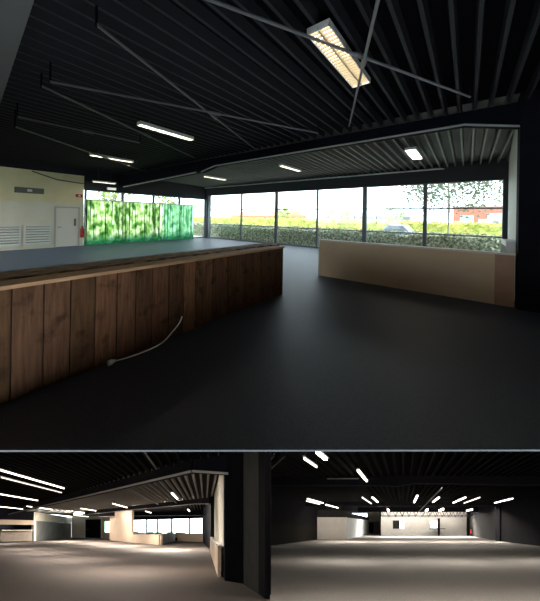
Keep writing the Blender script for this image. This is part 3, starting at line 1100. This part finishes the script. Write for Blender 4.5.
# beige wall of the left hall: a tall piece and an L-shaped low piece
w = MB(HL)
w.slab((-3.6, 36.86), (-0.35, 30.6), 0.25, 0, 3.9, side=0.5)
struct(w.build('wall_beige_of_left_hall', M['hall_beige']))
t = thing('beige_low_wall', 'beige low wall turning a corner, before the windows of the lower left hall', 'low wall', HL((2.5, 25.8, 0)))
mb = MB(HL)
mb.slab((-0.33, 30.56), (2.55, 25.8), 0.25, 0, 1.0, side=0.5)
mb.build('front', M['hall_beige'], t)
mb = MB(HL)
mb.slab((2.60, 25.85), (5.4, 35.0), 0.25, 0, 1.0, side=0.5)
mb.build('return', M['counter'], t)
mb = MB(HL)
mb.slab((-0.33, 30.56), (2.58, 25.75), 0.32, 1.0, 1.05, side=0.4)
mb.build('cap', M['beige_cap'], t)
t = thing('beige_low_wall', 'far beige low wall under the right part of the windows, lower left hall', 'low wall', HL((7.5, 33, 0)))
mb = MB(HL)
mb.slab((5.6, 34.0), (9.3, 31.6), 0.25, 0, 1.0)
mb.build('front', M['hall_beige'], t)
mb = MB(HL)
mb.slab((5.6, 34.0), (9.3, 31.6), 0.30, 1.0, 1.05)
mb.build('cap', M['beige_cap'], t)
t = thing('side_low_wall', 'beige low wall along the right side of the lower left hall, beside the dark column', 'low wall', HL((4, 12, 0)))
mb = MB(HL)
mb.slab((2.80, 8.62), (5.25, 18.0), 0.10, 0, 1.0)
mb.build('front', M['hall_beige'], t)
mb = MB(HL)
mb.slab((2.80, 8.62), (5.25, 18.0), 0.20, 1.0, 1.05, side=-0.2)
mb.build('cap', M['white'], t)

# back left corner: black door, white box with grey shutter, dark bar
w = MB(HL)
w.slab((-11.6, 47.5), (-8.85, 46.4), 0.2, 0, 4.1, side=0.5)
w.slab((-8.85, 46.4), (-5.9, 44.9), 0.2, 3.3, 4.1, side=0.5)
w.slab((-5.9, 44.9), (-5.5, 44.6), 0.2, 0, 4.1, side=0.5)
struct(w.build('wall_back_of_left_hall', M['hall_white']))
mb = MB(HL)
mb.slab((-8.85, 46.4), (-5.9, 44.9), 0.12, 0.02, 3.3, side=0.5)
o = struct(mb.build('door_2', M['dark_wall']))
mb = MB(HL)
mb.slab((-8.5, 46.1), (-8.3, 46.0), 0.1, 1.4, 1.6)
mb.build('handle', M['rod'], o)
w = MB(HL)
w.slab((-5.5, 44.6), (-5.2, 44.2), 0.2, 0, 4.1)
w.slab((-5.2, 44.2), (-2.9, 42.2), 0.2, 0, 0.9)
w.slab((-5.2, 44.2), (-2.9, 42.2), 0.2, 3.0, 4.1)
w.slab((-2.9, 42.2), (-0.6, 42.2), 0.2, 0, 4.1)
struct(w.build('wall_back_window_of_left_hall', M['hall_beige']))
mb = MB(HL)
mb.slab((-5.2, 44.2), (-2.9, 42.2), 0.1, 0.9, 1.0)
mb.slab((-5.2, 44.2), (-2.9, 42.2), 0.1, 2.9, 3.0)
mb.slab((-3.6, 42.8), (-3.5, 42.7), 0.1, 1.0, 2.9)
o = struct(mb.build('window_%d' % n, M['alu']))
n += 1
mb = MB(HL)
mb.slab((-5.2, 44.2), (-2.9, 42.2), 0.03, 1.0, 2.9)
mb.build('pane', glass('green_glass', (0.72, 0.88, 0.76)), o)
w = MB(HL)
w.slab((-13.5, 34.7), (-11.6, 47.6), 0.3, 2.72, 3.9, side=0.5, z1b=3.7)
struct(w.build('wall_white_band_of_left_hall', M['hall_white']))
t = thing('grey_partition', 'grey panelled partition under a cream band, lower left hall', 'partition', HL((-12.5, 41, 0)))
mb = MB(HL)
mb.slab((-13.45, 34.75), (-11.6, 47.6), 0.3, 0, 2.70, side=0.6)
mb.build('panel', M['hall_grey'], t)
mb = MB(HL)
mb.slab((-13.44, 34.62), (-13.36, 35.2), 0.34, 0, 2.72, side=0.55)
mb.build('corner_post', M['hall_white'], t)
w = MB(HL)
w.slab((-18, 30.0), (-13.55, 34.6), 0.4, 2.15, 2.75)
struct(w.build('trim_bulkhead_of_left_hall', M['hall_beige']))
w = MB(HL)
w.slab((-18, 30.0), (-13.55, 34.6), 0.4, 2.75, 4.05)
w.slab((-20, 33.5), (-13.6, 38), 0.2, 0, 4.05)
struct(w.build('wall_bar_back_of_left_hall', M['black']))
t = thing('bar_counter', 'long brown-grey bar counter under a dark opening, lower left hall', 'counter', HL((-15.2, 31, 0)))
mb = MB(HL)
mb.slab((-16.0, 30.65), (-13.6, 34.0), 0.5, 0.08, 1.38)
mb.build('front', M['counter'], t)
mb = MB(HL)
mb.slab((-16.0, 30.65), (-13.6, 34.0), 0.9, 1.38, 1.5)
mb.build('worktop', M['beige_cap'], t)
mb = MB(HL)
mb.slab((-16.0, 30.75), (-13.6, 34.1), 0.4, 0, 0.08)
mb.build('plinth', M['black'], t)


def batten(h, x, z, y, d, length, width, tubem, label, group, name='tube_lamp', drop=0.03):
    t = thing(name, label, 'ceiling lamp', h((x, z, y)), group)
    q = (x + d[0] * length, z + d[1] * length)
    mb = MB(h)
    mb.slab((x, z), q, width * 0.8, y + 0.02, y + 0.06)
    mb.build('housing', M['white_steel'], t)
    mb = MB(h)
    l2 = (x + d[0] * 0.05, z + d[1] * 0.05), (x + d[0] * (length - 0.05), z + d[1] * (length - 0.05))
    mb.slab(*l2, width * 0.55, y - drop, y + 0.02)
    mb.build('diffuser', tubem, t)
    for f_ in (0.12, 0.88):
        mb = MB(h)
        c_ = (x + d[0] * length * f_, z + d[1] * length * f_)
        mb.box(c_[0] - 0.02, c_[0] + 0.02, c_[1] - 0.02, c_[1] + 0.02, y + 0.06, 4.08)
        mb.build('hanger', M['deck'], t)
    return t


gl_ = 'tube lamps of the lower left hall'
for x, z, ln, wd, mt, lab in [
    (-4.85, 9.3, 4.3, 0.12, 'lamp_left', 'longest bright tube lamp near the left edge of the lower left hall'),
    (-5.5, 10.6, 4.6, 0.07, 'lamp_left_dim', 'dim tube lamp running just below the longest one, lower left hall'),
    (-8.25, 15.6, 3.8, 0.14, 'lamp_left', 'bright tube lamp above the bulkhead of the bar, lower left hall'),
    (-12.3, 23.0, 4.0, 0.16, 'lamp_left', 'short tube lamp cut by the left edge, lower left hall'),
    (-9.6, 23.0, 4.0, 0.16, 'lamp_left', 'short tube lamp right above the grey partition, lower left hall'),
    (-5.3, 25.4, 3.6, 0.16, 'lamp_left', 'lamp under the first beam, above the black door, lower left hall'),
    (-1.8, 20.6, 4.0, 0.16, 'lamp_left', 'lamp in the middle of the second bay, lower left hall'),
    (2.17, 15.3, 3.0, 0.34, 'lamp_soft', 'bright wide lamp above the way to the windows, lower left hall'),
    (1.2, 29.5, 3.0, 0.3, 'lamp_left', 'small bright lamp beyond the second beam over the low wall, lower left hall'),
    (-9.0, 38.0, 5.0, 0.2, 'lamp_left', 'added lamp close to the cream band above the grey partition, lower left hall'),  # added to wash light over the cream band
    (5.4, 26.6, 3.0, 0.3, 'lamp_soft', 'small bright lamp near the dark far column, lower left hall'),
]:
    batten(HL, x, z, 3.62 if z > 20 else 3.72, D2, ln, wd * 0.55, M[mt], lab, gl_)
mb = MB(HL)
mb.tube([(0.25, 7.4, 3.82), (0.80, 9.6, 3.82)], 0.03)
tag(mb.build('brace_rod', M['rod']), 'single thin rod across the dark roof of the lower left hall', 'rod')
mb = MB(HL)
mb.tube([(2.75, 18.9, 3.72), (3.37, 21.2, 3.72)], 0.05)
tag(mb.build('tie_rod', M['rod']), 'tie rod continuing the line of the bright wide lamp, lower left hall', 'rod')
mb = MB(HL)
mb.tube([(-0.4, 13.5, 3.72), (1.98, 22.3, 3.72)], 0.05)
tag(mb.build('tie_rod', M['rod']), 'tie rod in the second bay left of the bright wide lamp, lower left hall', 'rod')

# luminaires added to brighten the left hall, hidden by beams or above the viewer
def skew_row(p, d, ts, off, tag_, m_='fill_hall'):
    l_ = math.hypot(*d)
    u_ = (d[0] / l_, d[1] / l_)
    for i, t_ in enumerate(ts):
        x_, z_ = p[0] + d[0] * t_ - off * -u_[1], p[1] + d[1] * t_ + off * -u_[0]
        batten(HL, x_, z_, 3.78, u_, 2.5, 0.5, M[m_], 'added luminaire %s of those %s, lower left hall' % (['one', 'two', 'three', 'four', 'five'][i], tag_), 'added luminaires behind the beams of the lower left hall', drop=0.03 if m_ == 'fill_hall' and t_ < 0.9 else 0.08)


skew_row((2.0, 8.75), (-11.4, 15.3), (0.10, 0.35, 0.60, 0.82, 1.30), 0.6, 'right behind the first beam')
skew_row((4.7, 20.0), (-6.3, 7.5), (0.1, 0.7, 1.3, 1.9), 0.6, 'right behind the second beam', 'fill_hall_strong')
skew_row((-0.8, 4.6), (-1.0, 0.0), (0.0, 4.0, 8.0), 0.0, 'in the row over the near carpet')

# ---------------- right hall
sr = -133 / FPX
fl = plane_clip(HR, [(sr * 1.0, 1.0), (15, 1.0), (12.5, 19.0), (12, 60), (-16, 60), (-16, 31.5), (sr * 31.3, 31.3)], 0.0, 0.05)
struct(fl.build('floor_right_hall', M['carpet_right']))


def start_right(u):
    return max(3.75, -u / (-sr) + 0.05 if u < -1.95 else 3.75)


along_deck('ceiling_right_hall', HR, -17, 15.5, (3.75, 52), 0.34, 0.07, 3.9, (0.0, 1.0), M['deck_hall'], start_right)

w = MB(HR)
w.slab((-10.15, 19.9), (-9.35, 28.6), 0.1, 1.62, 4.05, side=0.5)
struct(w.build('wall_left_upper_of_right_hall', M['black']))
w = MB(HR)
w.slab((-10.15, 19.9), (-9.35, 28.6), 0.12, 0, 1.62, side=0.5)
struct(w.build('wall_left_of_right_hall', mat('wainscot_dark', (0.016, 0.015, 0.013), 0.8, spec=0.03)))
# white box in the left corner
w = MB(HR)
w.slab((-9.40, 28.4), (-6.2, 28.9), 0.2, 0, 2.45, side=0.5)
struct(w.build('wall_box_of_right_hall', M['far_white']))
w = MB(HR)
w.slab((-9.40, 28.4), (-6.2, 28.9), 0.22, 2.45, 3.2, side=0.5)
struct(w.build('wall_box_top_of_right_hall', M['mid_wall']))
w = MB(HR)
w.slab((-6.2, 28.9), (-5.9, 45.2), 0.2, 0, 2.42, side=0.5)
struct(w.build('wall_box_side_of_right_hall', M['box_white']))
w = MB(HR)
w.slab((-6.2, 28.9), (-5.9, 45.2), 0.2, 2.42, 2.9, side=0.5)
w.add([(-9.4, 28.5, 3.2), (-6.2, 28.95, 3.0), (-5.9, 45.2, 2.9), (-9.5, 45.2, 2.9)], [(0, 1, 2, 3)])
struct(w.build('wall_box_roof_of_right_hall', M['black']))
# far wall with two windows and a doorway
fy, ft = 39.3, 4.05
w = MB(HR)
w.slab((-3.30, fy), (-1.55, fy), 0.2, 0, ft)
w.slab((-1.55, fy), (0.32, fy), 0.2, 0, 1.02)
w.slab((-1.55, fy), (0.32, fy), 0.2, 2.30, ft)
w.slab((0.32, fy), (4.05, fy), 0.2, 0, ft)
w.slab((4.05, fy), (5.25, fy), 0.2, 0, 1.10)
w.slab((4.05, fy), (5.25, fy), 0.2, 2.30, ft)
w.slab((5.25, fy), (9.85, fy), 0.2, 0, ft)
struct(w.build('wall_far_of_right_hall', M['far_white']))
w = MB(HR)
w.slab((-6.2, 45.0), (-3.3, 45.0), 0.2, 2.2, 4.05)
w.slab((-4.0, 45.0), (-3.3, 45.0), 0.2, 0, 2.2)
w.slab((-3.35, 39.3), (-3.35, 45.0), 0.15, 0, 4.05)
struct(w.build('wall_door_of_right_hall', M['hall_white']))
mb = MB(HR)
mb.slab((-5.9, 45.0), (-4.0, 45.0), 0.12, 0.02, 2.2)
o = struct(mb.build('door_3', M['hall_grey']))
mb = MB(HR)
mb.slab((-5.85, 44.9), (-5.1, 44.9), 0.1, 0.3, 2.0)
mb.build('door_panel', M['dark_wall'], o)
mb = MB(HR)
mb.slab((-3.55, 39.15), (-3.35, 39.15), 0.2, 0, 3.6)
struct(mb.build('column_right_hall', M['dark_wall']))
for xa, xb, z0, z1, split in ((-1.55, 0.32, 1.02, 2.30, -0.5), (4.05, 5.25, 1.10, 2.30, None)):
    mb = MB(HR)
    mb.slab((xa, fy), (xb, fy), 0.16, z0, z0 + 0.06)
    mb.slab((xa, fy), (xb, fy), 0.16, z1 - 0.06, z1)
    mb.slab((xa, fy), (xa + 0.06, fy), 0.16, z0, z1)
    mb.slab((xb - 0.06, fy), (xb, fy), 0.16, z0, z1)
    o = struct(mb.build('window_%d' % n, M['alu']))
    n += 1
    mb = MB(HR)
    mb.slab((xa + 0.05, fy), (xb - 0.05, fy), 0.03, z0 + 0.05, z1 - 0.05)
    mb.build('pane', M['glass'], o)
    if split is not None:
        mb = MB(HR)
        mb.slab((xa + 0.06, fy), (split, fy), 0.08, z0 + 0.06, z1 - 0.06)
        mb.build('blind', M['mid_wall'], o)
t = thing('black_post', 'black post with a ledge standing right of the right small window, lower right hall', 'post', HR((5.35, 38.9, 0)))
mb = MB(HR)
mb.box(5.18, 5.50, 38.6, 38.85, 0, 2.60)
mb.build('post', M['black'], t)
mb = MB(HR)
mb.slab((3.9, 38.72), (6.3, 38.72), 0.2, 0.98, 1.08)
mb.build('ledge', M['black'], t)
# right side
w = MB(HR)
w.slab((9.85, 38.8), (9.35, 25.2), 0.2, 0, 2.95, side=0.5, z1b=3.0)
struct(w.build('wall_right_of_right_hall', M['mid_wall']))
w = MB(HR)
w.slab((9.85, 38.8), (9.35, 25.2), 0.24, 2.95, 4.05, side=0.5)
struct(w.build('wall_right_upper_of_right_hall', M['black']))
w = MB(HR)
w.slab((9.85, 39.4), (9.80, 38.5), 0.5, 0, 4.05)
struct(w.build('column_right_hall', M['black']))
w = MB(HR)
wall_under(w, HR, (9.38, 25.4), (10.4, 19.8), 4.05, 4)
wall_under(w, HR, (10.4, 19.8), (14.5, 1.0), 4.05, 16)
struct(w.build('wall_right_near_of_right_hall', M['dark_wall']))
w = MB(HR)
w.slab((9.20, 25.6), (9.45, 25.1), 0.3, 0, 4.05)
struct(w.build('column_right_hall', M['black']))
t = thing('fire_extinguisher', 'tiny red extinguisher at the dark right-hand column of the lower right hall', 'fire extinguisher', HR((9.6, 36.5, 0.4)))
mb = MB(HR)
mb.tube([(9.62, 36.6, 0.4), (9.62, 36.6, 0.95), (9.62, 36.6, 1.05)], [0.1, 0.1, 0.04], 10)
mb.build('cylinder_body', M['red'], t)
mb = MB(HR)
mb.box(9.55, 9.7, 36.5, 36.7, 1.05, 1.15)
mb.build('valve', M['black'], t)

header(HR, [(-7, 12.6, 3.5), (-0.9, 12.5, 3.5), (-0.3, 12.3, 3.42), (0.55, 12.3, 3.56), (2.4, 12.3, 3.54), (5.5, 12.4, 3.5), (12.0, 12.4, 3.5)], 3.9, 0.3, flm=M['steel_dark'])
header(HR, [(-12, 25.8, 3.5), (9.3, 25.8, 3.5)], 3.9, 0.3, flm=M['steel_dark'])
header(HR, [(-5.8, 33.5, 3.3), (9.6, 33.5, 3.3)], 3.9, 0.25, flm=M['deck'])


def truss(z, x0, x1, yb, yt, label):
    t = thing('roof_truss', label, 'truss', HR(((x0 + x1) / 2, z, yb)), 'lattice trusses by the far wall of the lower right hall')
    mb = MB(HR)
    mb.slab((x0, z), (x1, z), 0.1, yt - 0.08, yt)
    mb.build('top_chord', M['deck'], t)
    mb = MB(HR)
    mb.slab((x0, z), (x1, z), 0.1, yb, yb + 0.08)
    mb.build('bottom_chord', M['deck'], t)
    mb = MB(HR)
    k = int((x1 - x0) / 0.9)
    for i in range(k):
        a, b = x0 + (x1 - x0) * i / k, x0 + (x1 - x0) * (i + 0.5) / k
        c_ = x0 + (x1 - x0) * (i + 1) / k
        mb.tube([(a, z, yb + 0.04), (b, z, yt - 0.04)], 0.035, 5)
        mb.tube([(b, z, yt - 0.04), (c_, z, yb + 0.04)], 0.035, 5)
    mb.build('web', M['deck'], t)


truss(35.5, -3.0, 9.5, 2.85, 3.85, 'nearer lattice roof truss before the far white wall, lower right hall')
truss(37.6, -3.0, 9.5, 2.75, 3.85, 'farther lattice roof truss against the far white wall, lower right hall')

gr_ = 'tube lamps of the lower right hall'
for x, z, ln, wd, mt, lab, y in [
    (-3.1, 8.1, 1.3, 0.10, 'lamp_right_dim', 'dim lamp at the top edge, leftmost there, lower right hall', 3.7),
    (-2.45, 7.4, 0.9, 0.32, 'lamp_right', 'bright lamp cut by the top edge, lower right hall', 3.7),
    (-1.72, 9.9, 2.8, 0.24, 'lamp_right', 'large bright lamp before the first beam, lower right hall', 3.7),
    (-2.2, 18.7, 3.9, 0.34, 'lamp_right', 'bright lamp just below the large one, lower right hall', 3.6),
    (-2.95, 18.7, 5.6, 0.12, 'lamp_right_dim', 'thin unlit tube left of the bright middle lamp, lower right hall', 3.6),
    (-7.45, 20.2, 4.1, 0.16, 'lamp_right', 'thin bright lamp by the dark left wall, upper of the two, lower right hall', 3.65),
    (-8.2, 22.0, 4.8, 0.10, 'lamp_right_dim', 'thin dim lamp by the dark left wall, lower of the two, lower right hall', 3.65),
    (0.98, 17.6, 5.4, 0.34, 'lamp_right', 'bright upright-looking lamp in the middle of the roof, lower right hall', 3.6),
    (2.6, 18.7, 3.9, 0.34, 'lamp_right', 'lamp on the long track right of the middle, lower right hall', 3.6),
    (4.5, 18.7, 4.6, 0.34, 'lamp_right', 'largest bright lamp right of the middle, lower right hall', 3.6),
    (5.55, 18.7, 5.0, 0.12, 'lamp_right_dim', 'thin dim tube beside the largest bright lamp, lower right hall', 3.6),
    (8.45, 20.0, 4.0, 0.28, 'lamp_right', 'lamp nearest the dark right wall, lower right hall', 3.65),
    (-1.8, 30.2, 4.0, 0.32, 'lamp_right', 'small far lamp near the doorway post, lower right hall', 3.5),
    (2.9, 30.2, 3.6, 0.34, 'lamp_right', 'small far lamp on the end of the long track, lower right hall', 3.5),
    (4.6, 29.6, 3.6, 0.44, 'lamp_right', 'small far bright lamp above the right small window, lower right hall', 3.5),
    (8.1, 30.2, 3.0, 0.3, 'lamp_right_dim', 'small far dim lamp by the right end of the white wall, lower right hall', 3.5),
    (-2.4, 36.5, 0.8, 2.4, 'fill_wash', 'added lamp between the lattice trusses, above the window with the blind, lower right hall', 3.72),  # this and the next two are added to brighten the far wall
    (2.4, 36.5, 0.8, 2.4, 'fill_wash', 'added middle lamp between the lattice trusses, lower right hall', 3.72),
    (7.2, 36.5, 0.8, 2.4, 'fill_wash', 'added lamp between the lattice trusses, right of the black post, lower right hall', 3.72),
    (-6.6, 22.2, 4.2, 0.22, 'lamp_right', 'thin bright lamp right in front of the white box, lower right hall', 3.35),
]:
    batten(HR, x, z, y, (0.0, 1.0), ln, wd * (0.75 if wd > 1 else 0.6), M[mt], lab, gr_, drop=0.2 if z > 28 else 0.05)
for z_, xs_, where_ in ((5.2, (-1.5, 2.0, 5.5), 'over the near carpet'), (13.0, (-4.5, 0.0, 4.5), 'right behind the first beam'), (26.6, (-7.5, -3.0, 2.0, 6.5), 'right behind the second beam')):  # rows added out of sight to brighten the right hall
    for i, x_ in enumerate(xs_):
        batten(HR, x_, z_, 3.74, (1.0, 0.0), 2.4, 0.5, M['fill_hall_soft' if z_ == 13.0 else 'fill_hall'], 'added luminaire %s from the left %s, lower right hall' % (['one', 'two', 'three', 'four'][i], where_), 'added luminaires behind the beams of the lower right hall')
mb = MB(HR)
mb.tube([(1.92, 12.7, 3.42), (1.95, 33.2, 3.24)], 0.04)
tag(mb.build('cable_track', M['rod']), 'long straight track running into the depth of the roof, lower right hall', 'track')
mb = MB(HR)
mb.tube([(-3.6, 12.35, 3.80), (-2.1, 12.3, 3.80)], 0.03)
tag(mb.build('brace_rod', M['rod']), 'short rod beside the large bright lamp, lower right hall', 'rod')
